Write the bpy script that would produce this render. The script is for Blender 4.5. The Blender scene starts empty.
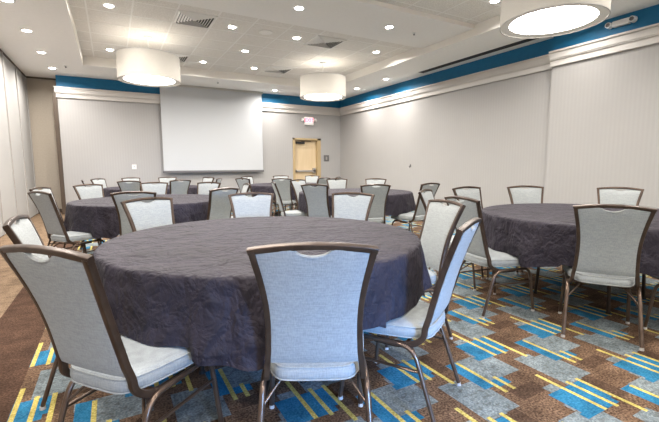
import bpy, bmesh, math, random
from math import sin, cos, pi, radians, sqrt, atan2
from mathutils import Vector, Matrix
sc = bpy.context.scene
COL = sc.collection

# ------------------------------------------------------------------ materials
def nmat(name):
    m = bpy.data.materials.new(name); m.use_nodes = True
    nt = m.node_tree; b = nt.nodes['Principled BSDF']
    return m, nt, b
def N(nt, t, **k):
    n = nt.nodes.new(t)
    for a, v in k.items(): setattr(n, a, v)
    return n
def plain(name, col, rough=.6, metal=0., spec=.5):
    m, nt, b = nmat(name)
    b.inputs['Base Color'].default_value = (*col, 1); b.inputs['Roughness'].default_value = rough
    b.inputs['Metallic'].default_value = metal; b.inputs['Specular IOR Level'].default_value = spec
    return m
def noisy(name, c1, c2, scale=20, rough=.7, bump=0., detail=4, metal=0., spec=.4, stretch=(1,1,1), lo=.35, hi=.65, coord='Object'):
    m, nt, b = nmat(name)
    tc = N(nt, 'ShaderNodeTexCoord'); mp = N(nt, 'ShaderNodeMapping'); mp.inputs['Scale'].default_value = stretch
    nz = N(nt, 'ShaderNodeTexNoise'); nz.inputs['Scale'].default_value = scale; nz.inputs['Detail'].default_value = detail
    cr = N(nt, 'ShaderNodeValToRGB'); cr.color_ramp.elements[0].position = lo; cr.color_ramp.elements[1].position = hi
    cr.color_ramp.elements[0].color = (*c1, 1); cr.color_ramp.elements[1].color = (*c2, 1)
    L = nt.links.new
    L(tc.outputs[coord], mp.inputs[0]); L(mp.outputs[0], nz.inputs['Vector']); L(nz.outputs['Fac'], cr.inputs[0]); L(cr.outputs[0], b.inputs['Base Color'])
    b.inputs['Roughness'].default_value = rough; b.inputs['Metallic'].default_value = metal; b.inputs['Specular IOR Level'].default_value = spec
    if bump:
        bp = N(nt, 'ShaderNodeBump'); bp.inputs['Strength'].default_value = bump; bp.inputs['Distance'].default_value = .01
        L(nz.outputs['Fac'], bp.inputs['Height']); L(bp.outputs[0], b.inputs['Normal'])
    return m
def emit(name, col, s):
    m, nt, b = nmat(name)
    b.inputs['Base Color'].default_value = (*[min(.9, c) for c in col], 1)
    b.inputs['Emission Color'].default_value = (*col, 1); b.inputs['Emission Strength'].default_value = s
    b.inputs['Roughness'].default_value = .5
    return m
def ribbed(name, c1, c2, axis, period, bump=.06):
    """wall covering with fine vertical ribs"""
    m, nt, b = nmat(name); L = nt.links.new
    tc = N(nt, 'ShaderNodeTexCoord'); sp = N(nt, 'ShaderNodeSeparateXYZ'); L(tc.outputs['Object'], sp.inputs[0])
    mu = N(nt, 'ShaderNodeMath', operation='MULTIPLY'); mu.inputs[1].default_value = 2*pi/period; L(sp.outputs[axis], mu.inputs[0])
    si = N(nt, 'ShaderNodeMath', operation='SINE'); L(mu.outputs[0], si.inputs[0])
    ma = N(nt, 'ShaderNodeMapRange'); ma.inputs[1].default_value = -1; ma.inputs[2].default_value = 1; L(si.outputs[0], ma.inputs[0])
    nz = N(nt, 'ShaderNodeTexNoise'); nz.inputs['Scale'].default_value = 3; L(tc.outputs['Object'], nz.inputs['Vector'])
    ad = N(nt, 'ShaderNodeMath', operation='MULTIPLY'); L(ma.outputs[0], ad.inputs[0]); L(nz.outputs['Fac'], ad.inputs[1])
    mx = N(nt, 'ShaderNodeMix', data_type='RGBA'); mx.inputs[6].default_value = (*c1, 1); mx.inputs[7].default_value = (*c2, 1)
    L(ad.outputs[0], mx.inputs[0]); L(mx.outputs[2], b.inputs['Base Color'])
    bp = N(nt, 'ShaderNodeBump'); bp.inputs['Strength'].default_value = bump; bp.inputs['Distance'].default_value = .004
    L(ma.outputs[0], bp.inputs['Height']); L(bp.outputs[0], b.inputs['Normal'])
    b.inputs['Roughness'].default_value = .75; b.inputs['Specular IOR Level'].default_value = .25
    return m

def linen(name, dark, light, rough=.8):
    """woven cloth: two stretched noises make the warp and weft slubs"""
    m, nt, b = nmat(name); L = nt.links.new
    tc = N(nt, 'ShaderNodeTexCoord')
    outs = []
    for st in ((26, 26, 240), (240, 240, 26)):
        mp = N(nt, 'ShaderNodeMapping'); mp.inputs['Scale'].default_value = st
        nz = N(nt, 'ShaderNodeTexNoise'); nz.inputs['Scale'].default_value = 1; nz.inputs['Detail'].default_value = 2
        L(tc.outputs['Object'], mp.inputs[0]); L(mp.outputs[0], nz.inputs['Vector']); outs.append(nz.outputs['Fac'])
    ad = N(nt, 'ShaderNodeMath', operation='ADD'); L(outs[0], ad.inputs[0]); L(outs[1], ad.inputs[1])
    cr = N(nt, 'ShaderNodeMapRange'); cr.inputs[1].default_value = .72; cr.inputs[2].default_value = 1.28; L(ad.outputs[0], cr.inputs[0])
    mx = N(nt, 'ShaderNodeMix', data_type='RGBA'); mx.inputs[6].default_value = (*dark, 1); mx.inputs[7].default_value = (*light, 1)
    L(cr.outputs[0], mx.inputs[0]); L(mx.outputs[2], b.inputs['Base Color'])
    bp = N(nt, 'ShaderNodeBump'); bp.inputs['Strength'].default_value = .15; bp.inputs['Distance'].default_value = .002
    L(ad.outputs[0], bp.inputs['Height']); L(bp.outputs[0], b.inputs['Normal'])
    b.inputs['Roughness'].default_value = rough; b.inputs['Specular IOR Level'].default_value = .35
    b.inputs['Sheen Weight'].default_value = .15
    return m

def satin(name):
    """crushed dark tablecloth: creases as bump"""
    m, nt, b = nmat(name); L = nt.links.new
    tc = N(nt, 'ShaderNodeTexCoord')
    def crease(scale, det, dist, w, rot=0, st=(1, 1, 1)):
        mp = N(nt, 'ShaderNodeMapping'); mp.inputs['Scale'].default_value = st; mp.inputs['Rotation'].default_value = (0, 0, rot)
        nz = N(nt, 'ShaderNodeTexNoise'); nz.inputs['Scale'].default_value = scale; nz.inputs['Detail'].default_value = det; nz.inputs['Distortion'].default_value = dist
        L(tc.outputs['Object'], mp.inputs[0]); L(mp.outputs[0], nz.inputs['Vector'])
        a = N(nt, 'ShaderNodeMath', operation='SUBTRACT'); L(nz.outputs['Fac'], a.inputs[0]); a.inputs[1].default_value = .5
        c = N(nt, 'ShaderNodeMath', operation='ABSOLUTE'); L(a.outputs[0], c.inputs[0])
        d = N(nt, 'ShaderNodeMath', operation='MULTIPLY'); L(c.outputs[0], d.inputs[0]); d.inputs[1].default_value = w
        return d.outputs[0]
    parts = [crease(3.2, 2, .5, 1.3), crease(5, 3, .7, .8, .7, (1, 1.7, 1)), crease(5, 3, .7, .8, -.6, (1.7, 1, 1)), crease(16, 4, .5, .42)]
    acc = parts[0]
    for q in parts[1:]:
        n_ = N(nt, 'ShaderNodeMath', operation='ADD'); L(acc, n_.inputs[0]); L(q, n_.inputs[1]); acc = n_.outputs[0]
    bp = N(nt, 'ShaderNodeBump'); bp.inputs['Strength'].default_value = 1.0; bp.inputs['Distance'].default_value = .05
    L(acc, bp.inputs['Height']); L(bp.outputs[0], b.inputs['Normal'])
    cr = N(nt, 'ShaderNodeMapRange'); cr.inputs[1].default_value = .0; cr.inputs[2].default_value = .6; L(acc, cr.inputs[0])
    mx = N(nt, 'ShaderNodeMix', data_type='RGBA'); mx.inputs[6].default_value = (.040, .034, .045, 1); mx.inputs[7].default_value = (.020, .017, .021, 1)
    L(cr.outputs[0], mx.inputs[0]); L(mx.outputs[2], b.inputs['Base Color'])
    b.inputs['Roughness'].default_value = .56; b.inputs['Specular IOR Level'].default_value = .12
    b.inputs['Sheen Weight'].default_value = .0
    return m

def carpet_mat():
    """0.633 m patterned carpet repeat, with a dark brown and a tan border along the left"""
    m, nt, b = nmat('patterned_carpet'); L = nt.links.new
    P = .633
    geo = N(nt, 'ShaderNodeNewGeometry'); sp = N(nt, 'ShaderNodeSeparateXYZ'); L(geo.outputs['Position'], sp.inputs[0])
    def math(op, a, bb=None, c=None):
        n = N(nt, 'ShaderNodeMath', operation=op)
        for i, v in enumerate((a, bb, c)):
            if v is None: continue
            if isinstance(v, (int, float)): n.inputs[i].default_value = v
            else: L(v, n.inputs[i])
        return n.outputs[0]
    X, Y = sp.outputs['X'], sp.outputs['Y']
    def wrap(S, off): return math('FLOORED_MODULO', math('SUBTRACT', S, off), P)
    U0, V0 = wrap(X, 2.0), wrap(Y, .6)
    U1, V1 = wrap(X, 2.0-P/2), wrap(Y, .6-P/2)     # shifted copies for rectangles that cross the seam
    def span(S0, S1, a, c):
        mid, hw = (a+c)/2, (c-a)/2
        if a >= 0 and c <= P: return math('COMPARE', S0, mid, hw)
        return math('COMPARE', S1, (mid+P/2) % P, hw)
    def rect(u0, u1, v0, v1): return math('MULTIPLY', span(U0, U1, u0, u1), span(V0, V1, v0, v1))
    def colmix(base, fac, col):
        mx = N(nt, 'ShaderNodeMix', data_type='RGBA'); L(fac, mx.inputs[0])
        if isinstance(base, tuple): mx.inputs[6].default_value = (*base, 1)
        else: L(base, mx.inputs[6])
        if isinstance(col, tuple): mx.inputs[7].default_value = (*col, 1)
        else: L(col, mx.inputs[7])
        return mx.outputs[2]
    def noise(scale, det, lo, hi):
        nz = N(nt, 'ShaderNodeTexNoise'); nz.inputs['Scale'].default_value = scale; nz.inputs['Detail'].default_value = det
        L(geo.outputs['Position'], nz.inputs['Vector'])
        mr = N(nt, 'ShaderNodeMapRange'); mr.inputs[1].default_value = lo; mr.inputs[2].default_value = hi; L(nz.outputs['Fac'], mr.inputs[0])
        return mr.outputs[0], nz.outputs['Fac']
    fine, finer = noise(95, 4, .38, .62)
    big, _ = noise(9, 3, .42, .62)
    blotch, _ = noise(38, 4, .5, .62)
    brown = colmix(colmix((.07, .041, .026), fine, (.25, .158, .10)), math('MULTIPLY', big, .35), (.07, .038, .022))
    gray = colmix(colmix((.14, .17, .18), fine, (.265, .305, .315)), math('MULTIPLY', blotch, .55), (.10, .10, .095))
    blue = colmix(colmix((.014, .12, .24), fine, (.045, .21, .36)), math('MULTIPLY', big, .3), (.02, .16, .27))
    yellow = colmix((.42, .33, .07), fine, (.66, .55, .19))
    c = brown
    for r in ((.40, .60, -.07, .02), (.17, .30, .33, .55)):
        c = colmix(c, math('MULTIPLY', rect(*r), .55), (.055, .032, .022))
    for r in ((.10, .235, -.10, .23), (.235, .335, -.093, .184), (.39, .645, .13, .38), (.30, .39, .30, .375), (-.05, .046, .53, .585), (.53, .70, .385, .44)):
        c = colmix(c, rect(*r), gray)
    for r in ((-.085, .17, .317, .53), (-.108, -.085, .317, .36), (.17, .203, .36, .53), (.305, .39, .088, .375), (.39, .495, .068, .133)):
        c = colmix(c, rect(*r), blue)
    for x, v0, v1 in ((.046, .30, .683), (.125, .302, .558), (.203, .212, .551), (.388, .018, .368), (.452, .018, .155)):
        c = colmix(c, rect(x-.0115, x+.0115, v0, v1), yellow)
    band1 = math('LESS_THAN', X, -.50); band2 = math('LESS_THAN', X, -.84)
    c = colmix(c, band1, colmix((.050, .026, .016), fine, (.105, .060, .040)))
    c = colmix(c, band2, colmix((.15, .10, .062), fine, (.27, .19, .125)))
    wear = N(nt, 'ShaderNodeTexNoise'); wear.inputs['Scale'].default_value = 7; wear.inputs['Detail'].default_value = 6; wear.inputs['Roughness'].default_value = .65
    L(geo.outputs['Position'], wear.inputs['Vector'])
    wr = N(nt, 'ShaderNodeMapRange'); wr.inputs[1].default_value = .35; wr.inputs[2].default_value = .65; wr.inputs[3].default_value = .62; wr.inputs[4].default_value = 1.12; L(wear.outputs['Fac'], wr.inputs[0])
    vm = N(nt, 'ShaderNodeVectorMath', operation='SCALE'); L(c, vm.inputs[0]); L(wr.outputs[0], vm.inputs['Scale']); c = vm.outputs[0]
    L(c, b.inputs['Base Color']); b.inputs['Roughness'].default_value = .95; b.inputs['Specular IOR Level'].default_value = .1
    bp = N(nt, 'ShaderNodeBump'); bp.inputs['Strength'].default_value = .5; bp.inputs['Distance'].default_value = .006
    L(finer, bp.inputs['Height']); L(bp.outputs[0], b.inputs['Normal'])
    return m

M = {}
M['carpet'] = carpet_mat()
M['wall_back'] = ribbed('ribbed_wallcovering', (.38, .37, .362), (.405, .395, .386), 'X', .062)
M['wall_right'] = ribbed('ribbed_wallcovering_side', (.37, .358, .345), (.395, .382, .37), 'Y', .062)
M['panel'] = noisy('partition_vinyl', (.385, .375, .36), (.415, .405, .39), 60, .7, .05)
M['tan'] = noisy('tan_paint', (.40, .35, .285), (.43, .375, .305), 30, .7)
M['blue'] = noisy('teal_blue_paint', (.003, .125, .26), (.004, .14, .29), 8, .55, .0)
M['trim'] = plain('cream_trim_paint', (.58, .55, .515), .45)
M['soffit'] = noisy('ceiling_paint', (.88, .86, .825), (.90, .88, .845), 25, .85, .03)
M['bead'] = plain('tray_edge_paint', (.88, .84, .78), .6)
M['tile'] = noisy('acoustic_tile', (.70, .67, .62), (.88, .85, .80), 55, .9, .25, detail=5)
M['tbar'] = plain('ceiling_grid_white', (.88, .86, .82), .5)
M['dark'] = plain('dark_recess', (.012, .010, .009), .6)
M['track'] = plain('dark_track', (.07, .048, .032), .5)
M['white'] = plain('white_plastic', (.78, .77, .75), .4)
M['grille'] = plain('grille_grey', (.46, .44, .41), .5)
M['bronze'] = noisy('bronze_frame', (.052, .033, .023), (.085, .056, .040), 14, .34, 0, metal=.5, spec=.5)
M['steel'] = noisy('bronze_leg_metal', (.12, .080, .058), (.17, .12, .09), 16, .28, 0, metal=.7, spec=.5)
M['glide'] = plain('clear_nylon', (.50, .47, .44), .3)
M['fabric'] = linen('grey_linen', (.265, .282, .285), (.36, .382, .38))
M['piping'] = linen('grey_piping', (.30, .31, .30), (.41, .425, .405))
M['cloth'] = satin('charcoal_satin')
M['ply'] = noisy('table_ply', (.22, .14, .08), (.30, .20, .12), 12, .6)
M['tleg'] = plain('table_leg_brown', (.05, .035, .028), .4, .6)
M['shade'] = None
M['wood'] = noisy('maple_door', (.62, .48, .30), (.68, .54, .35), 6, .5, 0, stretch=(1, 1, .15))
M['frame'] = plain('door_frame_tan', (.46, .34, .18), .5)
M['chrome'] = plain('brushed_metal', (.55, .52, .50), .35, .9)
M['red'] = emit('exit_red', (1., .05, .10), 2.2)
M['exitface'] = emit('exit_face', (1., .62, .62), .35)
M['signgrey'] = plain('sign_grey', (.13, .125, .125), .5)
M['screen'] = plain('screen_white', (.51, .525, .54), .8)
M['downlight'] = emit('downlight_lens', (1., .96, .91), 14)
M['diffuser'] = emit('pendant_diffuser', (1., .95, .88), 7.0)
M['bulb'] = emit('pendant_bulb', (1., .95, .88), 15)
def shade_mat():
    m, nt, b = nmat('linen_shade'); L = nt.links.new
    tc = N(nt, 'ShaderNodeTexCoord'); nz = N(nt, 'ShaderNodeTexNoise'); nz.inputs['Scale'].default_value = 90; L(tc.outputs['Object'], nz.inputs['Vector'])
    mx = N(nt, 'ShaderNodeMix', data_type='RGBA'); mx.inputs[6].default_value = (.44, .41, .36, 1); mx.inputs[7].default_value = (.53, .50, .44, 1)
    L(nz.outputs['Fac'], mx.inputs[0]); L(mx.outputs[2], b.inputs['Base Color'])
    b.inputs['Roughness'].default_value = .9
    b.inputs['Emission Color'].default_value = (1, .93, .83, 1); b.inputs['Emission Strength'].default_value = .05
    return m
M['shade'] = shade_mat()

# ------------------------------------------------------------------ mesh helpers
def obj(name, bm, mat, parent=None, smooth=False, mats=None):
    me = bpy.data.meshes.new(name)
    bmesh.ops.recalc_face_normals(bm, faces=bm.faces[:])
    bm.to_mesh(me); bm.free()
    for mm in (mats or [mat]): me.materials.append(mm)
    if smooth:
        for f in me.polygons: f.use_smooth = True
        me.set_sharp_from_angle(angle=radians(smooth if smooth is not True else 40))
    o = bpy.data.objects.new(name, me); COL.objects.link(o)
    if parent: o.parent = parent
    return o
def tag(o, label, cat, group=None):
    o['label'] = label; o['category'] = cat
    if group: o['group'] = group
    return o
def empty(name, loc, rz=0, label=None, cat=None, group=None):
    o = bpy.data.objects.new(name, None); COL.objects.link(o)
    o.location = loc; o.rotation_euler = (0, 0, rz); o.empty_display_size = .1
    if label: tag(o, label, cat, group)
    return o
def structure(o): o['kind'] = 'structure'; return o
def box(bm, x0, x1, y0, y1, z0, z1, mi=0, bevel=0):
    r = bmesh.ops.create_cube(bm, size=1, matrix=Matrix.Translation(((x0+x1)/2, (y0+y1)/2, (z0+z1)/2)) @ Matrix.Diagonal((abs(x1-x0), abs(y1-y0), abs(z1-z0), 1)))
    fs = set(f for v in r['verts'] for f in v.link_faces)
    if bevel:
        es = list(set(e for v in r['verts'] for e in v.link_edges))
        rb = bmesh.ops.bevel(bm, geom=es, offset=bevel, segments=2, affect='EDGES', profile=.5)
        fs = set(f for f in fs if f.is_valid) | set(rb['faces'])
    for f in fs: f.material_index = mi
def cyl(bm, c, r, h, n=24, r2=None, axis='Z', mi=0):
    mtx = Matrix.Translation(c)
    if axis == 'Y': mtx = mtx @ Matrix.Rotation(pi/2, 4, 'X')
    if axis == 'X': mtx = mtx @ Matrix.Rotation(pi/2, 4, 'Y')
    a = bmesh.ops.create_cone(bm, cap_ends=True, segments=n, radius1=r, radius2=r if r2 is None else r2, depth=h, matrix=mtx)
    for f in set(f for v in a['verts'] for f in v.link_faces): f.material_index = mi
def lathe(bm, prof, n=32, closed=False):
    rings = []
    for r, z in prof:
        rings.append([bm.verts.new((r*cos(2*pi*i/n), r*sin(2*pi*i/n), z)) for i in range(n)])
    seq = list(zip(rings, rings[1:])) + ([(rings[-1], rings[0])] if closed else [])
    for a, b2 in seq:
        for i in range(n): bm.faces.new((a[i], a[(i+1) % n], b2[(i+1) % n], b2[i]))
    return rings
def fillet(pts, rad, n=6):
    P = [Vector(p) for p in pts]; out = [P[0]]
    for i in range(1, len(P)-1):
        a, b2, c = P[i-1], P[i], P[i+1]
        d1 = (a-b2).normalized(); d2 = (c-b2).normalized()
        r = min(rad, (a-b2).length*.48, (c-b2).length*.48)
        s, e = b2+d1*r, b2+d2*r
        for k in range(n+1):
            t = k/n; out.append(s*(1-t)**2 + b2*2*t*(1-t) + e*t*t)
    out.append(P[-1]); return out
def catmull(pts, n=6):
    P = [Vector(p) for p in pts]; P = [P[0]*2-P[1]]+P+[P[-1]*2-P[-2]]; out = []
    for i in range(1, len(P)-2):
        for k in range(n):
            t = k/n; a, b2, c, d = P[i-1], P[i], P[i+1], P[i+2]
            out.append(.5*((2*b2)+(-a+c)*t+(2*a-5*b2+4*c-d)*t*t+(-a+3*b2-3*c+d)*t**3))
    out.append(P[-2]); return out
def sweep(bm, pts, w, d, ref=None, n=8, square=0., caps=True, closed=False):
    """sweep an oval (square>0: rounded box) section w x d (half sizes) along pts; ref = the direction of d"""
    P = [Vector(p) for p in pts]; rings = []
    side = None
    for i, p in enumerate(P):
        if closed: T = (P[(i+1) % len(P)]-P[i-1]).normalized()
        else: T = (P[min(i+1, len(P)-1)]-P[max(i-1, 0)]).normalized()
        if ref is not None:
            rv = Vector(ref) if not callable(ref) else Vector(ref(i))
            s = T.cross(rv).normalized(); u = s.cross(T).normalized()
        else:
            if side is None:
                a = Vector((0, 0, 1)) if abs(T.z) < .9 else Vector((1, 0, 0))
                side = T.cross(a).normalized()
            side = (side-T*side.dot(T)).normalized(); s = side; u = s.cross(T).normalized()
        ring = []
        for k in range(n):
            a = 2*pi*(k+.5)/n; ca, sa = cos(a), sin(a)
            if square:
                q = (abs(ca)**(2/square)+0), (abs(sa)**(2/square)+0)
                pw = 2/square
                ca = math.copysign(abs(ca)**pw, ca); sa = math.copysign(abs(sa)**pw, sa)
            ring.append(bm.verts.new(p+s*(w*ca)+u*(d*sa)))
        rings.append(ring)
    pr = list(zip(rings, rings[1:])) + ([(rings[-1], rings[0])] if closed else [])
    for a, b2 in pr:
        for k in range(n): bm.faces.new((a[k], a[(k+1) % n], b2[(k+1) % n], b2[k]))
    if caps and not closed:
        bm.faces.new(rings[0]); bm.faces.new(rings[-1])

# ------------------------------------------------------------------ room dimensions (metres)
R, R2, DB, LW, ZC, YN, YR = 6.994, 6.86, 11.863, -1.717, 3.419, 12.40, -3.2
XB, YB = -1.055, 4.335                       # left end of the back wall; step in the right wall
TX0, TX1 = -.41, 5.68                      # ceiling trays
T1Y0, T1Y1, T2Y0, T2Y1 = 6.35, 10.45, -1.6, 5.03
ZT, ZBM = 3.615, 3.55

bm = bmesh.new(); box(bm, LW-.1, R+.1, YR-.1, YN+.1, -.08, 0); structure(obj('floor', bm, M['carpet']))

# ceiling: one mesh - soffit, beam, trays and grid
bm = bmesh.new()
TOP = ZT+.12
box(bm, LW, TX0, YR, YN, ZC, TOP); box(bm, TX1, R, YR, YN, ZC, TOP)
box(bm, TX0, TX1, T1Y1, YN, ZC, TOP); box(bm, TX0, TX1, YR, T2Y0, ZC, TOP)
box(bm, TX0, TX1, T2Y1, T1Y0, ZBM, TOP)
for y0, y1 in ((T1Y0, T1Y1), (T2Y0, T2Y1)):
    box(bm, TX0, TX1, y0, y1, ZT, TOP, 1)
    # pale edge strips lining the tray sides
    zl = ZC+.002
    box(bm, TX0, TX0+.006, y0, y1, zl, ZT, 3); box(bm, TX1-.006, TX1, y0, y1, zl, ZT, 3)
box(bm, TX0, TX1, T1Y1-.006, T1Y1, ZC+.002, ZT, 3)
box(bm, TX0, TX1, T2Y1-.006, T2Y1, ZBM+.002, ZT, 3)
box(bm, TX1-.006, TX1, T2Y1, T1Y0, ZC+.002, ZBM, 3); box(bm, TX0, TX0+.006, T2Y1, T1Y0, ZC+.002, ZBM, 3)
GX = [.43+.62*k for k in range(-1, 9)]
for y0, y1 in ((T1Y0, T1Y1), (T2Y0, T2Y1)):
    for x in GX: box(bm, x-.012, x+.012, y0, y1, ZT-.004, ZT, 2)
    k = math.ceil((y0-6.75)/.62)
    while 6.75+.62*k < y1-.02:
        y = 6.75+.62*k
        if y > y0+.02: box(bm, TX0, TX1, y-.012, y+.012, ZT-.003, ZT, 2)
        k += 1
structure(obj('ceiling', bm, None, mats=[M['soffit'], M['tile'], M['tbar'], M['bead']]))

# back wall with the door opening
DX0, DX1, DZ = 5.23, 6.19, 2.075
bm = bmesh.new()
box(bm, XB, DX0, DB, DB+.54, 0, ZC); box(bm, DX1, R, DB, DB+.54, 0, ZC); box(bm, DX0, DX1, DB, DB+.54, DZ, ZC)
box(bm, DX0, DX1, DB+.35, DB+.54, 0, DZ)
box(bm, XB-.001, R, DB-.004, DB, 3.13, ZC, 1)
structure(obj('wall_back', bm, None, mats=[M['wall_back'], M['blue']]))
bm = bmesh.new(); box(bm, LW-.1, XB+.3, YN, YN+.1, 0, ZC); structure(obj('wall_alcove', bm, M['tan']))
bm = bmesh.new(); box(bm, XB-.09, XB-.002, DB-.02, DB+.03, 0, 3.0, 0, .004); structure(obj('trim_1', bm, M['track']))
bm = bmesh.new(); box(bm, LW, XB, YN-.03, YN, 0, .1); structure(obj('baseboard_alcove', bm, M['track']))
bm = bmesh.new(); box(bm, LW, XB-.01, YN-.05, YN, ZC-.035, ZC); structure(obj('trim_2', bm, M['track']))
# right wall, its nearer stretch standing forward
bm = bmesh.new()
box(bm, R, R+.1, YB, DB+.5, 0, ZC); box(bm, R2, R+.1, YR, YB, 0, ZC)
box(bm, R-.004, R, YB, DB, 3.13, ZC, 1); box(bm, R2-.004, R2, YR, YB+.004, 3.13, ZC, 1); box(bm, R2-.004, R, YB, YB+.004, 3.13, ZC, 1)
structure(obj('wall_right', bm, None, mats=[M['wall_right'], M['blue']]))
# left wall of folding partition panels
bm = bmesh.new()
y = 9.88-1.22*12
while y < YN:
    box(bm, LW-.06, LW, max(y, YR)+.010, min(y+1.22, YN)-.010, .012, ZC-.03, 0, .004)
    if y > YR: box(bm, LW-.02, LW+.022, y-.022, y+.022, .012, ZC-.03, 2, .004)
    y += 1.22
box(bm, LW-.1, LW-.012, YR, YN, 0, ZC, 1)
box(bm, LW-.06, LW+.015, YR, YN, ZC-.03, ZC, 1)
structure(obj('wall_left', bm, None, mats=[M['panel'], M['track'], plain('seam_strip', (.22, .17, .13), .6)]))
# crown trim: two stepped boards under the blue band
def crown(name, fn):
    bm = bmesh.new()
    for p, z0, z1 in ((.045, 2.885, 2.900), (.035, 2.900, 2.985), (.06, 2.985, 3.005), (.075, 3.005, 3.105), (.10, 3.105, 3.135)):
        fn(bm, p, z0, z1)
    structure(obj(name, bm, M['trim']))
crown('trim_3', lambda b, p, z0, z1: box(b, XB-p*.5, R, DB-p, DB, z0, z1))
crown('trim_4', lambda b, p, z0, z1: box(b, R-p, R, YB, DB, z0, z1))
crown('trim_5', lambda b, p, z0, z1: box(b, R2-p, R2, YR, YB+.01, z0, z1))
bm = bmesh.new(); box(bm, XB, DX0-.06, DB-.015, DB, 0, .1); box(bm, DX1+.06, R, DB-.015, DB, 0, .1); structure(obj('baseboard_back', bm, M['track']))
bm = bmesh.new(); box(bm, R-.015, R, YB, DB, 0, .1); box(bm, R2-.015, R2, YR, YB, 0, .1); structure(obj('baseboard_right', bm, M['track']))
# unseen wall behind the camera; window added to let in blue light
WX0, WX1, WZ0, WZ1 = .55, 1.75, .6, 1.9
bm = bmesh.new()
box(bm, LW, WX0, YR-.15, YR, 0, ZC); box(bm, WX1, R, YR-.15, YR, 0, ZC)
box(bm, WX0, WX1, YR-.15, YR, 0, WZ0); box(bm, WX0, WX1, YR-.15, YR, WZ1, ZC)
structure(obj('wall_front', bm, plain('white_bounce_paint', (.80, .79, .77), .7)))  # unseen wall made white to bounce light onto the chair backs
bm = bmesh.new()
for k in range(3):
    x = WX0+(WX1-WX0)*k/2; box(bm, x-.03, x+.03, YR-.11, YR-.05, WZ0, WZ1)
box(bm, WX0, WX1, YR-.11, YR-.05, WZ0, WZ0+.05); box(bm, WX0, WX1, YR-.11, YR-.05, WZ1-.05, WZ1)
structure(obj('added_window_1', bm, M['trim']))  # frame of the added window, out of view

# door
d = structure(empty('door_1', ((DX0+DX1)/2, DB, 0)))
cx = (DX0+DX1)/2
def dbox(name, lst, mat, parent=None, bev=.003):
    bm = bmesh.new()
    for a in lst: box(bm, a[0]-cx, a[1]-cx, a[2]-DB, a[3]-DB, a[4], a[5], 0, bev)
    return obj(name, bm, mat, parent or d)
dbox('door_frame', [(DX0-.03, DX0+.045, DB-.02, DB+.20, 0, DZ+.02), (DX1-.10, DX1+.03, DB-.02, DB+.20, 0, DZ+.02), (DX0-.03, DX1+.03, DB-.02, DB+.20, DZ-.04, DZ+.02)], M['frame'])
leaf = dbox('door_leaf', [(DX0+.045, DX1-.10, DB+.10, DB+.145, .01, DZ-.04)], M['wood'])
dbox('push_bar', [(DX0+.08, DX1-.14, DB+.03, DB+.07, .99, 1.05), (DX0+.08, DX0+.14, DB+.03, DB+.105, .98, 1.06), (DX1-.24, DX1-.14, DB+.03, DB+.105, .95, 1.12)], M['chrome'], leaf)
dbox('door_closer', [(DX0+.12, DX0+.42, DB+.03, DB+.10, 1.91, 1.985)], M['dark'], leaf)
dbox('closer_arm', [(DX0+.30, DX0+.66, DB+.05, DB+.065, 1.99, 2.005)], M['dark'], leaf)

# wall fittings
def text_mesh(body, size, mat, parent, loc, rot, depth=.002):
    cu = bpy.data.curves.new('lettering', 'FONT'); cu.body = body; cu.size = size; cu.align_x = 'CENTER'; cu.align_y = 'CENTER'; cu.extrude = depth; cu.offset = size*.025
    t = bpy.data.objects.new('lettering_curve', cu); COL.objects.link(t)
    bpy.context.view_layer.update()
    me = bpy.data.meshes.new_from_object(t.evaluated_get(bpy.context.evaluated_depsgraph_get()))
    bpy.data.objects.remove(t); me.materials.clear(); me.materials.append(mat)
    o = bpy.data.objects.new('lettering', me); COL.objects.link(o); o.parent = parent; o.location = loc; o.rotation_euler = rot
    return o
e = empty('exit_sign', (5.775, DB, 2.52), 0, 'white exit sign with red letters and two lamp heads above the door', 'exit sign')
bm = bmesh.new(); box(bm, -.165, .165, -.06, 0, .0, .26, 0, .008); obj('housing', bm, M['white'], e)
bm = bmesh.new(); box(bm, -.135, .135, -.064, -.058, .06, .24, 0); obj('sign_face', bm, M['exitface'], e)
text_mesh('EXIT', .15, M['red'], e, (0, -.066, .15), (pi/2, 0, 0))
for s in (-1, 1):
    bm = bmesh.new(); cyl(bm, (s*.235, -.07, .165), .055, .05, 20, .04, 'Y'); cyl(bm, (s*.19, -.035, .165), .015, .07, 10, None, 'X')
    h = obj('lamp_head', bm, M['white'], e, 40)
    bm = bmesh.new(); cyl(bm, (s*.235, -.096, .165), .036, .006, 20, None, 'Y'); obj('lens', bm, M['chrome'], h)
e = empty('emergency_light', (R2-.004, 3.27, 3.235), -pi/2, 'white emergency light with two lamp heads on the blue band', 'emergency light')
bm = bmesh.new(); box(bm, -.115, .115, -.075, 0, .02, .105, 0, .012); obj('housing', bm, M['white'], e)
for s in (-1, 1):
    bm = bmesh.new(); cyl(bm, (s*.158, -.06, .062), .046, .075, 20, .040, 'Y'); cyl(bm, (s*.14, -.05, .06), .02, .05, 10, None, 'X')
    h = obj('lamp_head', bm, M['white'], e, 40)
    bm = bmesh.new(); cyl(bm, (s*.158, -.099, .062), .030, .006, 20, None, 'Y'); obj('lens', bm, M['signgrey'], h)
e = empty('room_sign', (6.44, DB, 1.34), 0, 'small dark grey sign plate on the wall right of the door', 'sign')
bm = bmesh.new(); box(bm, -.10, .10, -.012, 0, 0, .21, 0, .004); obj('plate', bm, M['signgrey'], e)
bm = bmesh.new(); box(bm, -.03, .03, -.014, -.011, .05, .15); obj('panel', bm, M['chrome'], e)
e = empty('wall_outlet', (.545, DB, 1.12), 0, 'small white outlet plate on the back wall left of the screen', 'outlet')
bm = bmesh.new(); box(bm, -.055, .055, -.012, 0, 0, .125, 0, .005); obj('cover_plate', bm, M['white'], e)
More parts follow.
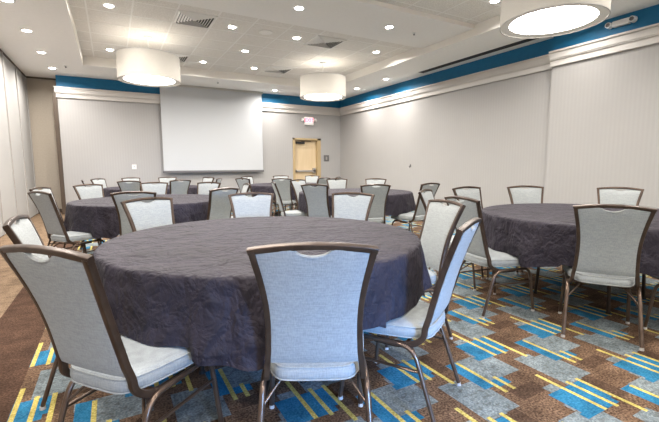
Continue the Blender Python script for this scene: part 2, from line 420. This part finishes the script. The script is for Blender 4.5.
bm = bmesh.new(); box(bm, -.02, .02, -.016, -.011, .055, .08); obj('socket', bm, M['grille'], e)
e = empty('wall_hook', (R, 8.17, 1.14), -pi/2, 'tiny dark hook on the bare right wall', 'hook')
bm = bmesh.new(); sweep(bm, catmull([(0, 0, .07), (0, -.02, .06), (0, -.022, .02), (0, -.04, 0), (0, -.055, .03)]), .01, .01); obj('hook', bm, M['signgrey'], e)
bm = bmesh.new(); box(bm, -.018, .018, -.006, 0, .0, .075, 0, .002); obj('backplate', bm, M['signgrey'], e)

# projection screen
SY = DB-.14
e = empty('projection_screen', (2.70, SY, 1.0), 0, 'large white pull-down projection screen on the back wall', 'projection screen')
bm = bmesh.new(); box(bm, -1.43, 1.43, -.002, .002, .07, 2.41); obj('screen_fabric', bm, M['screen'], e)
bm = bmesh.new(); box(bm, -1.45, 1.45, -.016, .016, .01, .075, 0, .006); obj('bottom_bar', bm, M['signgrey'], e)
bm = bmesh.new(); box(bm, -1.47, 1.47, -.06, .10, 2.37, 2.415, 0, .004); obj('roller_case', bm, M['grille'], e)

# ------------------------------------------------------------------ pendants
def pendant(x, y, zt, label):
    e = empty('drum_pendant_lamp', (x, y, zt), 0, label, 'pendant lamp', 'drum pendant lamps')
    rr, z1, z0 = .548, 3.263-zt, 2.80-zt
    bm = bmesh.new(); lathe(bm, [(rr, z0), (rr, z1), (rr-.006, z1), (rr-.006, z0)], 72, True); obj('lamp_shade', bm, M['shade'], e, 40)
    bm = bmesh.new()
    lathe(bm, [(rr+.002, z0), (rr+.002, z0+.012), (rr-.008, z0+.012), (rr-.008, z0)], 72, True)
    lathe(bm, [(rr+.002, z1-.01), (rr+.002, z1), (rr-.008, z1), (rr-.008, z1-.01)], 72, True)
    obj('rim', bm, M['grille'], e, 40)
    bm = bmesh.new(); cyl(bm, (0, 0, z0+.025), .45, .008, 72); obj('diffuser', bm, M['diffuser'], e, 40)
    bm = bmesh.new(); cyl(bm, (0, 0, z0+.045), .45, .006, 72); obj('light_stop', bm, M['white'], e, 40)  # unseen plate added to keep the diffuser's light off the ceiling
    bm = bmesh.new(); lathe(bm, [(rr-.006, z0+.008), (rr-.006, z0+.022), (.448, z0+.030), (.448, z0+.020)], 72, True); obj('diffuser_ring', bm, M['shade'], e, 40)
    bm = bmesh.new(); cyl(bm, (0, 0, -.012), .075, .024, 32); cyl(bm, (0, 0, -.03), .03, .02, 16); obj('canopy', bm, M['white'], e, 40)
    bm = bmesh.new(); cyl(bm, (0, 0, (z0+.1)/2), .006, abs(z0+.1), 10)
    for k in range(3):
        a = 2*pi*k/3; sweep(bm, [(0, 0, z1-.02), ((rr-.006)*cos(a), (rr-.006)*sin(a), z1-.02)], .004, .004)
    obj('stem', bm, M['white'], e, 40)
    for k in range(3):
        bm = bmesh.new()
        a = 2*pi*k/3+.5
        bmesh.ops.create_uvsphere(bm, u_segments=12, v_segments=8, radius=.045, matrix=Matrix.Translation((.2*cos(a), .2*sin(a), z1-.13)))
        obj('bulb', bm, M['bulb'], e, 60)
pendant(.744, 8.39, ZT-.004, 'white drum pendant lamp hanging left of the projection screen')
pendant(4.533, 8.50, ZT-.004, 'white drum pendant lamp hanging near the exit door')
pendant(4.523, 2.891, ZT-.004, 'large near white drum pendant lamp cropped by the top of photo')
pendant(.744, 2.78, ZT-.004, 'white drum pendant lamp above the near left table, overhead')

# ------------------------------------------------------------------ downlights, vents and other ceiling fittings
lamp = bpy.data.lights.new('downlight_lamp', 'AREA'); lamp.shape = 'DISK'; lamp.size = .12; lamp.energy = 13; lamp.color = (1., .95, .90); lamp.spread = radians(160)
soft = lamp.copy(); soft.energy = 5
def downlight(x, y, z, label, first=[None]):
    lo_ = bpy.data.objects.new('downlight_lamp', soft if 'hidden behind' in label and x > 6 else lamp); COL.objects.link(lo_); lo_.location = (x, y, z-.0095)
    if first[0] is None:
        e = empty('recessed_downlight', (x, y, z), 0, label, 'ceiling light', 'recessed downlights')
        bm = bmesh.new(); lathe(bm, [(.088, 0), (.088, -.006), (.076, -.009), (.062, -.003), (.062, 0)], 40, True); obj('trim_ring', bm, M['white'], e, 40)
        bm = bmesh.new(); cyl(bm, (0, 0, -.0035), .063, .003, 40); obj('lens', bm, M['downlight'], e)
        first[0] = e; return e
    e = first[0].copy(); COL.objects.link(e); e.location = (x, y, z); e['label'] = label
    for ch in first[0].children:
        c = ch.copy(); COL.objects.link(c); c.parent = e
    return e
for x, y, z, l in (
  (-1.09, 6.95, ZC, 'downlight in left ceiling soffit, cut by the top-left photo edge'),
  (-1.08, 8.30, ZC, 'second downlight from the photo edge along the left soffit'),
  (-1.06, 9.70, ZC, 'third downlight from the photo edge along the left soffit'),
  (-1.04, 11.10, ZC, 'downlight farthest back in left soffit, before the alcove'),
  (6.38, 8.48, ZC, 'nearer of two downlights in right soffit, left of the black slot'),
  (6.39, 9.89, ZC, 'farther downlight in right soffit, just right of the far pendant'),
  (4.38, 11.24, ZC, 'downlight in back soffit beside the screen top right corner'),
  (.115, 7.08, ZT-.004, 'downlight in tiles at photo top, above the left pendant lamp'),
  (.12, 9.65, ZT-.004, 'downlight in tiles just left behind the left pendant shade'),
  (2.0, 7.12, ZT-.004, 'downlight in tiles beside the nearest square vent, right of it'),
  (2.63, 8.42, ZT-.004, 'downlight in tiles midway between the two far pendants'),
  (3.26, 9.74, ZT-.004, 'downlight in far tiles beside the far triangular-looking vent'),
  (2.02, 9.73, ZT-.004, 'downlight in far tiles right of the left pendant shade'),
  (3.24, 7.13, ZT-.004, 'downlight in tiles left of the vent above the far pendant'),
  (5.13, 7.18, ZT-.004, 'downlight in tiles between the vent and the right tray edge'),
  (5.14, 4.19, ZT-.004, 'downlight in near tray at photo top, left of the near pendant'),
  (2.62, 5.66, ZBM, 'left one of two downlights in the flat ceiling beam'),
  (4.32, 5.67, ZBM, 'right one of two downlights in the flat ceiling beam'),
  # unseen: tray rows carried on overhead, more added behind the camera for fill
  (.115, 4.19, ZT-.004, 'downlight overhead in near tray, left row second'), (2.6, 4.19, ZT-.004, 'downlight overhead in near tray, middle row second'),
  (.115, 1.5, ZT-.004, 'downlight overhead in near tray, left row first'), (2.6, 1.5, ZT-.004, 'downlight overhead in near tray, middle row first'),
  (5.14, 1.5, ZT-.004, 'downlight overhead in near tray, right row first'), (-1.08, 4.2, ZC, 'downlight overhead in left soffit beside near chairs'),
  (.115, -1.1, ZT-.004, 'added unseen downlight behind the camera, left row'), (2.6, -1.1, ZT-.004, 'added unseen downlight behind the camera, middle row'),
  (5.14, -1.1, ZT-.004, 'added unseen downlight behind the camera, right row'), (-1.08, -1.1, ZC, 'added unseen downlight behind the camera in left soffit'),
  (6.25, 3.75, ZC, 'added unseen downlight in right soffit hidden behind the near pendant shade'),  # added out of sight to brighten the upper right wall and trim
  (.115, -2.6, ZC, 'added unseen downlight over the window wall, left'), (2.6, -2.6, ZC, 'added unseen downlight over the window wall, middle'), (4.6, -2.6, ZC, 'added unseen downlight over the window wall, right'),  # added to wash the unseen white wall so it bounces light
  (-1.08, 1.5, ZC, 'downlight overhead in left soffit beside the camera'), (.9, 5.66, ZBM, 'downlight overhead at the left end of the beam'),
): downlight(x, y, z, l)

def vent(x, y, label):
    e = empty('square_air_vent', (x, y, ZT-.004), 0, label, 'air vent', 'square ceiling air vents')
    a = .30
    bm = bmesh.new()
    for s in (-1, 1):
        box(bm, s*a-.012 if s > 0 else -a-.012, s*a+.012 if s > 0 else -a+.012, -a-.012, a+.012, -.01, 0)
        box(bm, -a-.012, a+.012, s*a-.012, s*a+.012, -.01, 0)
    obj('frame', bm, M['tbar'], e)
    bm = bmesh.new(); box(bm, -a, a, -a, a, -.002, -.0005); obj('backing', bm, M['dark'], e)
    bm = bmesh.new()
    for k in range(7):
        r1 = a*(1-k/7.2)-.012; r0 = r1-.022
        v = []
        for r, z in ((r1, -.003), (r0, -.022), (r0-.004, -.020), (r1-.006, -.003)):
            v.append([bm.verts.new((r*sx, r*sy, z)) for sx, sy in ((-1, -1), (1, -1), (1, 1), (-1, 1))])
        for i in range(4):
            p, q = v[i], v[(i+1) % 4]
            for j in range(4): bm.faces.new((p[j], p[(j+1) % 4], q[(j+1) % 4], q[j]))
    obj('louvers', bm, M['tbar'], e)
vent(1.36, 7.06, 'square louvered ceiling vent near photo top, above the left pendant')
vent(3.84, 7.10, 'square louvered ceiling vent just above the far pendant lamp')
vent(3.84, 9.62, 'far square louvered ceiling vent left of the far pendant shade')
vent(1.36, 9.62, 'square louvered ceiling vent half hidden behind the left pendant shade')
e = empty('ceiling_speaker', (2.61, 7.09, ZT-.004), 0, 'round white speaker grille flush in the ceiling tiles', 'speaker')
bm = bmesh.new(); cyl(bm, (0, 0, -.004), .11, .008, 32); obj('grille', bm, M['soffit'], e, 40)
bm = bmesh.new(); lathe(bm, [(.11, 0), (.125, 0), (.125, -.01), (.11, -.012)], 32, True); obj('rim', bm, M['tbar'], e, 40)
for x, y, z, l in ((-.75, 10.73, ZC, 'small fire sprinkler in back left ceiling soffit'), (2.62, 10.85, ZC, 'small fire sprinkler in the soffit above the projection screen'), (4.9, 5.7, ZBM, 'small dark fire sprinkler in the flat ceiling beam')):
    e = empty('ceiling_sprinkler', (x, y, z), 0, l, 'sprinkler', 'ceiling fire sprinklers')
    bm = bmesh.new(); cyl(bm, (0, 0, -.006), .032, .012, 20); obj('escutcheon', bm, M['white'], e, 40)
    bm = bmesh.new(); cyl(bm, (0, 0, -.02), .010, .03, 12); cyl(bm, (0, 0, -.034), .020, .005, 16); obj('nozzle', bm, M['signgrey'], e, 40)
e = empty('ceiling_slot_vent', (6.69, 5.9, ZC), 0, 'long black air slot in right soffit beside the blue band', 'air vent')
bm = bmesh.new(); box(bm, -.09, .09, -1.62, 1.62, -.003, -.0005); obj('slot', bm, M['dark'], e)
bm = bmesh.new()
for s in (-1, 1): box(bm, s*.096-.006, s*.096+.006, -1.63, 1.63, -.006, 0)
obj('flange', bm, M['tbar'], e)

# ------------------------------------------------------------------ tables and cloths
TABLES = {'A': (.83, 2.31), 'B': (.44, 5.70), 'C': (3.73, 1.89), 'D': (3.55, 5.53), 'E': (.77, 9.14), 'F': (3.66, 8.68)}
DROP = {'A': .305, 'B': .35, 'C': .31, 'D': .29, 'E': .32, 'F': .32}
CH = {
'A1': (.713, 1.422, -.30), 'A2': (.051, 1.720, -.885), 'A3': (1.266, 1.536, .522), 'A4': (1.770, 2.123, 1.374), 'A5': (1.705, 2.917, 2.209), 'A6': (1.083, 3.293, 2.936), 'A7': (.383, 3.178, -2.708), 'A8': (-.104, 2.485, -1.603),
'B1': (-.397, 5.222, -.997), 'B2': (-.488, 5.972, -1.943), 'B3': (-.128, 6.460, -2.562), 'B4': (.258, 4.784, -.217), 'B5': (.989, 4.887, .477), 'B6': (1.138, 6.281, 2.357), 'B7': (.548, 6.669, 2.985), 'B8': (1.402, 5.672, 1.467),
'C1': (2.760, 2.167, -1.759), 'C2': (3.624, 2.927, 3.084), 'C3': (4.185, 2.729, 2.563), 'C4': (4.597, 2.148, 1.870), 'C5': (3.01, 1.455, -1.0), 'C6': (3.034, 2.822, -2.604), 'C7': (3.47, 1.0, -.28),
'D1': (2.726, 5.081, -.937), 'D2': (3.235, 4.674, -.334), 'D3': (3.946, 4.564, .180), 'D5': (4.309, 6.134, 2.295), 'D6': (3.809, 6.465, 2.819), 'D7': (3.173, 6.410, -2.712), 'D8': (2.566, 5.834, -1.798),
'E1': (-0.180, 9.132, -1.527), 'E2': (-0.005, 9.724, -2.217), 'E3': (0.495, 10.070, -2.819), 'E4': (.410, 8.287, -.443), 'E5': (1.038, 8.239, .308), 'E6': (1.092, 10.0, 2.847), 'E7': (1.706, 9.422, 1.996), 'E8': (1.731, 8.734, 1.112),
'F1': (3.174, 9.478, -2.591), 'F2': (2.723, 8.371, -1.100), 'F3': (3.897, 9.581, 2.892), 'F4': (3.263, 7.868, -.619), 'F5': (4.415, 9.219, 2.209), 'F6': (3.903, 7.847, .425), 'F7': (4.36, 8.13, .821),
}
CH['A1'] = (.713, 1.422, -.478)
TL = {'A': 'large near round banquet table under dark cloth, blue chair in front', 'B': 'round banquet table by the left partition under dark cloth',
      'C': 'round banquet table at the right photo edge under dark cloth', 'D': 'round banquet table under dark cloth in front of the exit door',
      'E': 'far left round banquet table under the projection screen', 'F': 'far round banquet table left of the exit door'}
CL = {'A': 'wrinkled charcoal cloth on the large near table', 'B': 'charcoal cloth on the table by the left partition',
      'C': 'charcoal cloth on the table at the right photo edge', 'D': 'charcoal cloth on the table in front of the exit door',
      'E': 'charcoal cloth on the far left table under the screen', 'F': 'charcoal cloth on the far table left of the door'}
def smoothstep(a, b2, x):
    t = max(0, min(1, (x-a)/(b2-a))); return t*t*(3-2*t)
for key, (tx, ty) in TABLES.items():
    rnd = random.Random(ord(key)*7+1)
    e = empty('banquet_table', (tx, ty, 0), rnd.uniform(0, 1.2), TL[key], 'table', 'round banquet tables')
    bm = bmesh.new(); lathe(bm, [(.0005, .72), (.905, .72), (.915, .728), (.915, .745), (.905, .753), (.0005, .753)], 64); obj('tabletop', bm, M['ply'], e, 40)
    for sx in (-1, 1):
        for sy in (-1, 1):
            bm = bmesh.new(); sweep(bm, fillet([(sx*.30, 0, .70), (sx*.30, sy*.27, .69), (sx*.33, sy*.30, .012)], .09), .0135, .0135, n=10)
            lg = obj('leg', bm, M['tleg'], e, 50)
            bm = bmesh.new(); cyl(bm, (sx*.33, sy*.30, .008), .018, .016, 12); obj('glide', bm, M['dark'], lg, 40)
        bm = bmesh.new(); sweep(bm, [(sx*.314, -.285, .33), (sx*.314, .285, .33)], .010, .010); sweep(bm, [(sx*.31, 0, .33), (sx*.02, 0, .712)], .009, .009)
        obj('leg_brace', bm, M['tleg'], e, 50)
    # cloth
    n = 220; bm = bmesh.new()
    phs = [(rnd.uniform(0, 2*pi), f, rnd.uniform(.4, 1)) for f in (5, 9, 13, 17, 23, 31)]
    spans = []
    for k, (x, y, th) in CH.items():
        if k[0] == key:
            # where the chair's seat lies under the rim of the cloth
            spans.append((atan2(y+.18*cos(th)*1-ty, x-.18*sin(th)-tx), sqrt((x-tx)**2+(y-ty)**2)))
    def fold(a): return sum(w*sin(f*a+p) for p, f, w in phs)/2.6
    def seatw(a):
        m_ = 0
        for s, rad in spans:
            dd = abs((a-s+pi) % (2*pi)-pi); m_ = max(m_, 1-smoothstep(.25, .28, dd))
        return m_
    rings = []
    top = [(.25, .7615), (.5, .7612), (.72, .761), (.86, .7605), (.915, .7595), (.931, .755), (.938, .745)]
    c = bm.verts.new((0, 0, .762))
    for r, z in top:
        rings.append([bm.verts.new((r*cos(2*pi*i/n), r*sin(2*pi*i/n), z+ (.0012*sin(3*r*9+5*2*pi*i/n) if r < .9 else 0))) for i in range(n)])
    rows = 9
    for j in range(1, rows+1):
        t = j/rows; ring = []
        for i in range(n):
            a = 2*pi*i/n; sw = seatw(a)
            drop = DROP[key]*(1+.07*sin(2*a+phs[0][0])+.05*sin(5*a+phs[1][0])+.025*sin(11*a+phs[2][0]))
            hem = .745-drop; hem = hem*(1-sw)+max(hem, .464)*sw
            amp = .046*(1-.65*sw)
            r = .938+.034*t*(1-.75*sw)+amp*(t**.8)*fold(a)+.004*sin(9*t+7*a+phs[2][0])*t
            r = max(r, .928)
            ring.append(bm.verts.new((r*cos(a), r*sin(a), .745+(hem-.745)*t)))
        rings.append(ring)
    for i in range(n): bm.faces.new((c, rings[0][i], rings[0][(i+1) % n]))
    for a, b2 in zip(rings, rings[1:]):
        for i in range(n): bm.faces.new((a[i], b2[i], b2[(i+1) % n], a[(i+1) % n]))
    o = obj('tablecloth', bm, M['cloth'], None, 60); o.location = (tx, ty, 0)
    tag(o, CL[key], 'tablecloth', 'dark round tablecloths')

# ------------------------------------------------------------------ chair
BZ0, BZ1, BY0, BY1 = .48, .919, -.195, -.333
def by(z): return BY0+(BY1-BY0)*((z-BZ0)/(BZ1-BZ0)) - .012*sin(pi*max(0, min(1, (z-BZ0)/(BZ1-BZ0))))*-1
PX = [(.40, .180), (.44, .175), (.52, .168), (.62, .163), (.70, .166), (.78, .175), (.86, .190), (.905, .2005)]
def px(z):
    for (a, x), (b2, x2) in zip(PX, PX[1:]):
        if z <= b2: 
            t = (z-a)/(b2-a); return x+(x2-x)*t
    return PX[-1][1]
def crown_z(x): return .912+.0165*(1-(x/.2)**2)
def bow(x): return -.010*(1-(x/.2)**2)
def make_chair():
    root = empty('banquet_chair', (0, 0, 0), 0, 'chair', 'chair')
    # back frame: two flared posts that curl under the seat, and the crowned top rail
    nrm = Vector((0, .954, .30))
    bm = bmesh.new()
    for s in (-1, 1):
        pts = catmull([(s*.186, .06, .352), (s*.188, -.06, .354), (s*.187, -.135, .370), (s*.182, -.178, .405), (s*.177, -.186, .45)] + [(s*px(z), by(z), z) for z in (.50, .54, .58, .64, .70, .76, .82, .87, .915)], 5)
        sweep(bm, pts, .0118, .0135, ref=lambda i, P=pts: nrm if P[i].z > .43 else Vector((0, .954, .30)).lerp(Vector((0, .1, 1)), min(1, (.43-P[i].z)/.06)), n=16, square=6)
    xs = [-.2122+.4244*k/24 for k in range(25)]
    sweep(bm, [(x, BY1+.003+bow(x), crown_z(x)+.001) for x in xs], .0108, .0120, ref=nrm, n=16, square=6)
    obj('back_frame', bm, M['bronze'], root, 45)
    # upholstered back with a scooped hand hold under the rail
    bm = bmesh.new()
    NX, NZ = 44, 22
    def scoop(x): return .025*max(0, 1-(x/.064)**2)**.8
    F, B = [], []
    for j in range(NZ+1):
        t = j/NZ; fr, br = [], []
        for i in range(NX+1):
            u = -1+2*i/NX
            zl = .460
            x0 = u*.17
            zt = crown_z(u*.185)-.010-scoop(u*.19)
            z = zl+(zt-zl)*t
            x = u*(px(z)-.004)
            y = by(z)+bow(x)*1.2
            edge = (1-u**6)*(1-(2*t-1)**8)
            puff = .010*edge**.5
            fr.append(bm.verts.new((x, y+.007+puff*1.3, z+.002))); br.append(bm.verts.new((x, y-.006-puff*.55, z)))
        F.append(fr); B.append(br)
    for G in (F, B):
        for j in range(NZ):
            for i in range(NX): bm.faces.new((G[j][i], G[j][i+1], G[j+1][i+1], G[j+1][i]))
    for j in range(NZ):
        for i in (0, NX): bm.faces.new((F[j][i], F[j+1][i], B[j+1][i], B[j][i]))
    for i in range(NX):
        for j in (0, NZ): bm.faces.new((F[j][i], F[j][i+1], B[j][i+1], B[j][i]))
    bk = obj('backrest', bm, M['fabric'], root, 50)
    bm = bmesh.new()
    sweep(bm, [(x, by(.88)+bow(x)*1.2+.0005-.010, crown_z(x)-.012-scoop(x)) for x in [-.066+.132*k/16 for k in range(17)]], .0045, .0075, ref=nrm, n=8)
    obj('handhold_trim', bm, M['piping'], bk, 50)
    # seat cushion: stacked rounded outlines
    def outline(inset, n=48):
        pts = []
        for k in range(n):
            a = 2*pi*k/n; ca, sa = cos(a), sin(a); q = 2/5.5
            ux = math.copysign(abs(ca)**q, ca); uy = math.copysign(abs(sa)**q, sa)
            y = .035+uy*(.240-inset); hw = .172+.052*min(1, max(0, (y+.16)/.26))
            pts.append((ux*(hw-inset), y))
        return pts
    bm = bmesh.new(); rings = []
    for ins, z in ((.06, .380), (.02, .380), (.006, .387), (0, .405), (.001, .424), (.009, .439), (.03, .448), (.07, .455), (.12, .459), (.17, .461)):
        rings.append([bm.verts.new((x, y, z - (.012*max(0, (y-.12)/.13)**2 if z > .41 else 0))) for x, y in outline(ins)])
    for a, b2 in zip(rings, rings[1:]):
        for i in range(48): bm.faces.new((a[i], a[(i+1) % 48], b2[(i+1) % 48], b2[i]))
    bm.faces.new(rings[0]); bm.faces.new(rings[-1])
    st = obj('seat', bm, M['fabric'], root, 60)
    bm = bmesh.new(); sweep(bm, [(x, y, .4385-.012*max(0, (y-.12)/.13)**2) for x, y in outline(.006)], .0032, .0032, n=6, closed=True)
    sweep(bm, [(x, y, .390) for x, y in outline(.003)], .003, .003, n=6, closed=True)
    obj('piping', bm, M['piping'], st, 60)
    # legs: each runs down from the side rail it shares
    for s in (-1, 1):
        for path, ft in (([(s*.202, .02, .360), (s*.202, -.140, .360), (s*.218, -.255, .016)], (s*.218, -.255)), ([(s*.202, .02, .360), (s*.202, .195, .360), (s*.220, .234, .016)], (s*.220, .234))):
            bm = bmesh.new(); sweep(bm, fillet(path, .07), .0105, .0125, ref=(1, 0, 0), n=12)
            lg = obj('leg', bm, M['steel'], root, 50)
            bm = bmesh.new(); cyl(bm, (ft[0], ft[1], .008), .0135, .016, 14, .012); obj('glide', bm, M['glide'], lg, 40)
        bm = bmesh.new(); sweep(bm, [(s*.206, -.175, .250), (s*.208, .208, .250)], .007, .009, ref=(1, 0, 0), n=8); obj('side_stretcher', bm, M['steel'], root, 50)
    bm = bmesh.new()
    for y in (-.10, .16): sweep(bm, [(-.202, y, .366), (.202, y, .366)], .009, .009, n=8)
    for s in (-1, 1): sweep(bm, [(s*.206, -.175, .265), (s*.13, -.10, .350)], .006, .006, n=8)
    obj('cross_bar', bm, M['steel'], root, 50)
    return root
LBL = {
'A1': 'blue-tinted banquet chair seen from behind, front centre at near table',
'A2': 'grey banquet chair nearest on the left, back turned to camera',
'A3': 'banquet chair right of the blue-tinted one, seen side-on',
'A4': 'grey banquet chair facing left at right side of near table',
'A5': 'pale banquet chair at far rim of near table, right one of three',
'A6': 'pale banquet chair at far rim of near table, middle one of three',
'A7': 'pale banquet chair at far rim of near table, left one of three',
'A8': 'banquet chair half hidden behind the nearest left chair',
'B1': 'tall looking grey chair leaning by left partition, back towards camera',
'B2': 'banquet chair directly behind the leaning chair by left partition',
'B3': 'pale banquet chair beside the alcove, far left rim of second table',
'B4': 'dark-backed chair just behind the left pale near-table chair',
'B5': 'dark grey-green chair back just left of the middle pale near chair',
'B6': 'pale banquet chair below screen, right far rim of left table',
'B7': 'pale banquet chair below screen left edge, far rim of left table',
'B8': 'small turned chair at right side of left table, mostly hidden',
'C1': 'dark-backed banquet chair at left rim of the right table',
'C2': 'pale chair at far rim of right table, left one of three',
'C3': 'pale chair at far rim of right table, middle one of three',
'C4': 'pale chair at far rim of right table, right one of three',
'C5': 'grey banquet chair on the right, back turned squarely to camera',
'C6': 'turned pale chair between the door table and right table',
'C7': 'banquet chair mostly beyond right photo edge, only a leg showing',
'D1': 'dark-backed chair at near rim of door table, left one',
'D2': 'dark-backed chair at near rim of door table, right of middle',
'D3': 'dark turned chair at right end of door table, seat to left',
'D5': 'pale chair at far rim of door table, right one of three',
'D6': 'pale chair at far rim of door table, middle one of three',
'D7': 'pale chair at far rim of door table, left one of three',
'D8': 'side-on chair facing right at left end of door table',
'E1': 'far chair beside the alcove, left end of far left table, mostly hidden',
'E2': 'pale chair turned right at far left table, near the alcove',
'E3': 'far pale chair at far left table, below the wall outlet',
'E4': 'small dark-backed chair at near rim of far left table, left one',
'E5': 'small dark blue-grey chair back below screen, near rim right one',
'E6': 'far pale chair below left part of the screen',
'E7': 'small pale chair below right part of the screen, far left table',
'E8': 'tiny edge-on chair at right end of far left table',
'F1': 'pale far chair at left corner of far door-side table',
'F2': 'dark turned chair at left end of far door-side table',
'F3': 'far pale chair just left of the exit door, against the back wall',
'F4': 'dark-backed chair at near rim of far door-side table',
'F5': 'far pale chair directly below the door push bar',
'F6': 'small dark chair back right of door, far door-side table',
'F7': 'hidden chair at right end of far door-side table, tip showing',
}
GR = {'A': 'chairs around the near table', 'B': 'chairs around the left table', 'C': 'chairs around the right table', 'D': 'chairs around the door table', 'E': 'chairs around the far left table', 'F': 'chairs around the far table left of the door'}
proto = make_chair(); used = False
for k, (x, y, th) in CH.items():
    if not used: c = proto; used = True
    else:
        c = proto.copy(); COL.objects.link(c)
        for ch in proto.children:
            q = ch.copy(); COL.objects.link(q); q.parent = c
            for g in ch.children:
                w = g.copy(); COL.objects.link(w); w.parent = q
    c.location = (x, y, 0); c.rotation_euler = (0, 0, th); c['label'] = LBL[k]; c['group'] = GR[k[0]]

# ------------------------------------------------------------------ light
w = bpy.data.worlds.new('daylight'); sc.world = w; w.use_nodes = True
bg = w.node_tree.nodes['Background']; bg.inputs[0].default_value = (.30, .52, 1.0, 1); bg.inputs[1].default_value = .3
la = bpy.data.lights.new('added_blue_beam', 'AREA'); la.shape = 'RECTANGLE'; la.size = WX1-WX0-.1; la.size_y = WZ1-WZ0-.1; la.energy = 7; la.color = (.16, .43, 1.0); la.spread = radians(30)  # added blue light, narrowed and aimed to tint the near chair backs
lo = bpy.data.objects.new('added_blue_beam', la); COL.objects.link(lo); lo.location = ((WX0+WX1)/2, YR-.2, (WZ0+WZ1)/2); lo.rotation_euler = (pi/2-.20, 0, 0)

# ------------------------------------------------------------------ camera
f, pitch, yaw, roll, hcam = 392.303, .1146, .5047, -.0047, 1.1871
cy, sy, cp, sp = cos(yaw), sin(yaw), cos(pitch), sin(pitch)
Fv = Vector((sy*cp, cy*cp, -sp)); Rv = Vector((cy, -sy, 0)); Uv = Rv.cross(Fv)
R_ = Rv*cos(roll)+Uv*sin(roll); U_ = -Rv*sin(roll)+Uv*cos(roll)
cam = bpy.data.cameras.new('camera'); co = bpy.data.objects.new('camera', cam); COL.objects.link(co)
m = Matrix((R_, U_, -Fv)).transposed().to_4x4(); m.translation = (0, 0, hcam); co.matrix_world = m
cam.sensor_width = 36; cam.sensor_fit = 'HORIZONTAL'; cam.lens = f/659*36; cam.clip_start = .05
sc.camera = co
vs = sc.view_settings; vs.view_transform = 'Standard'; vs.look = 'None'; vs.gamma = 1; vs.use_curve_mapping = False; vs.exposure = 1.58
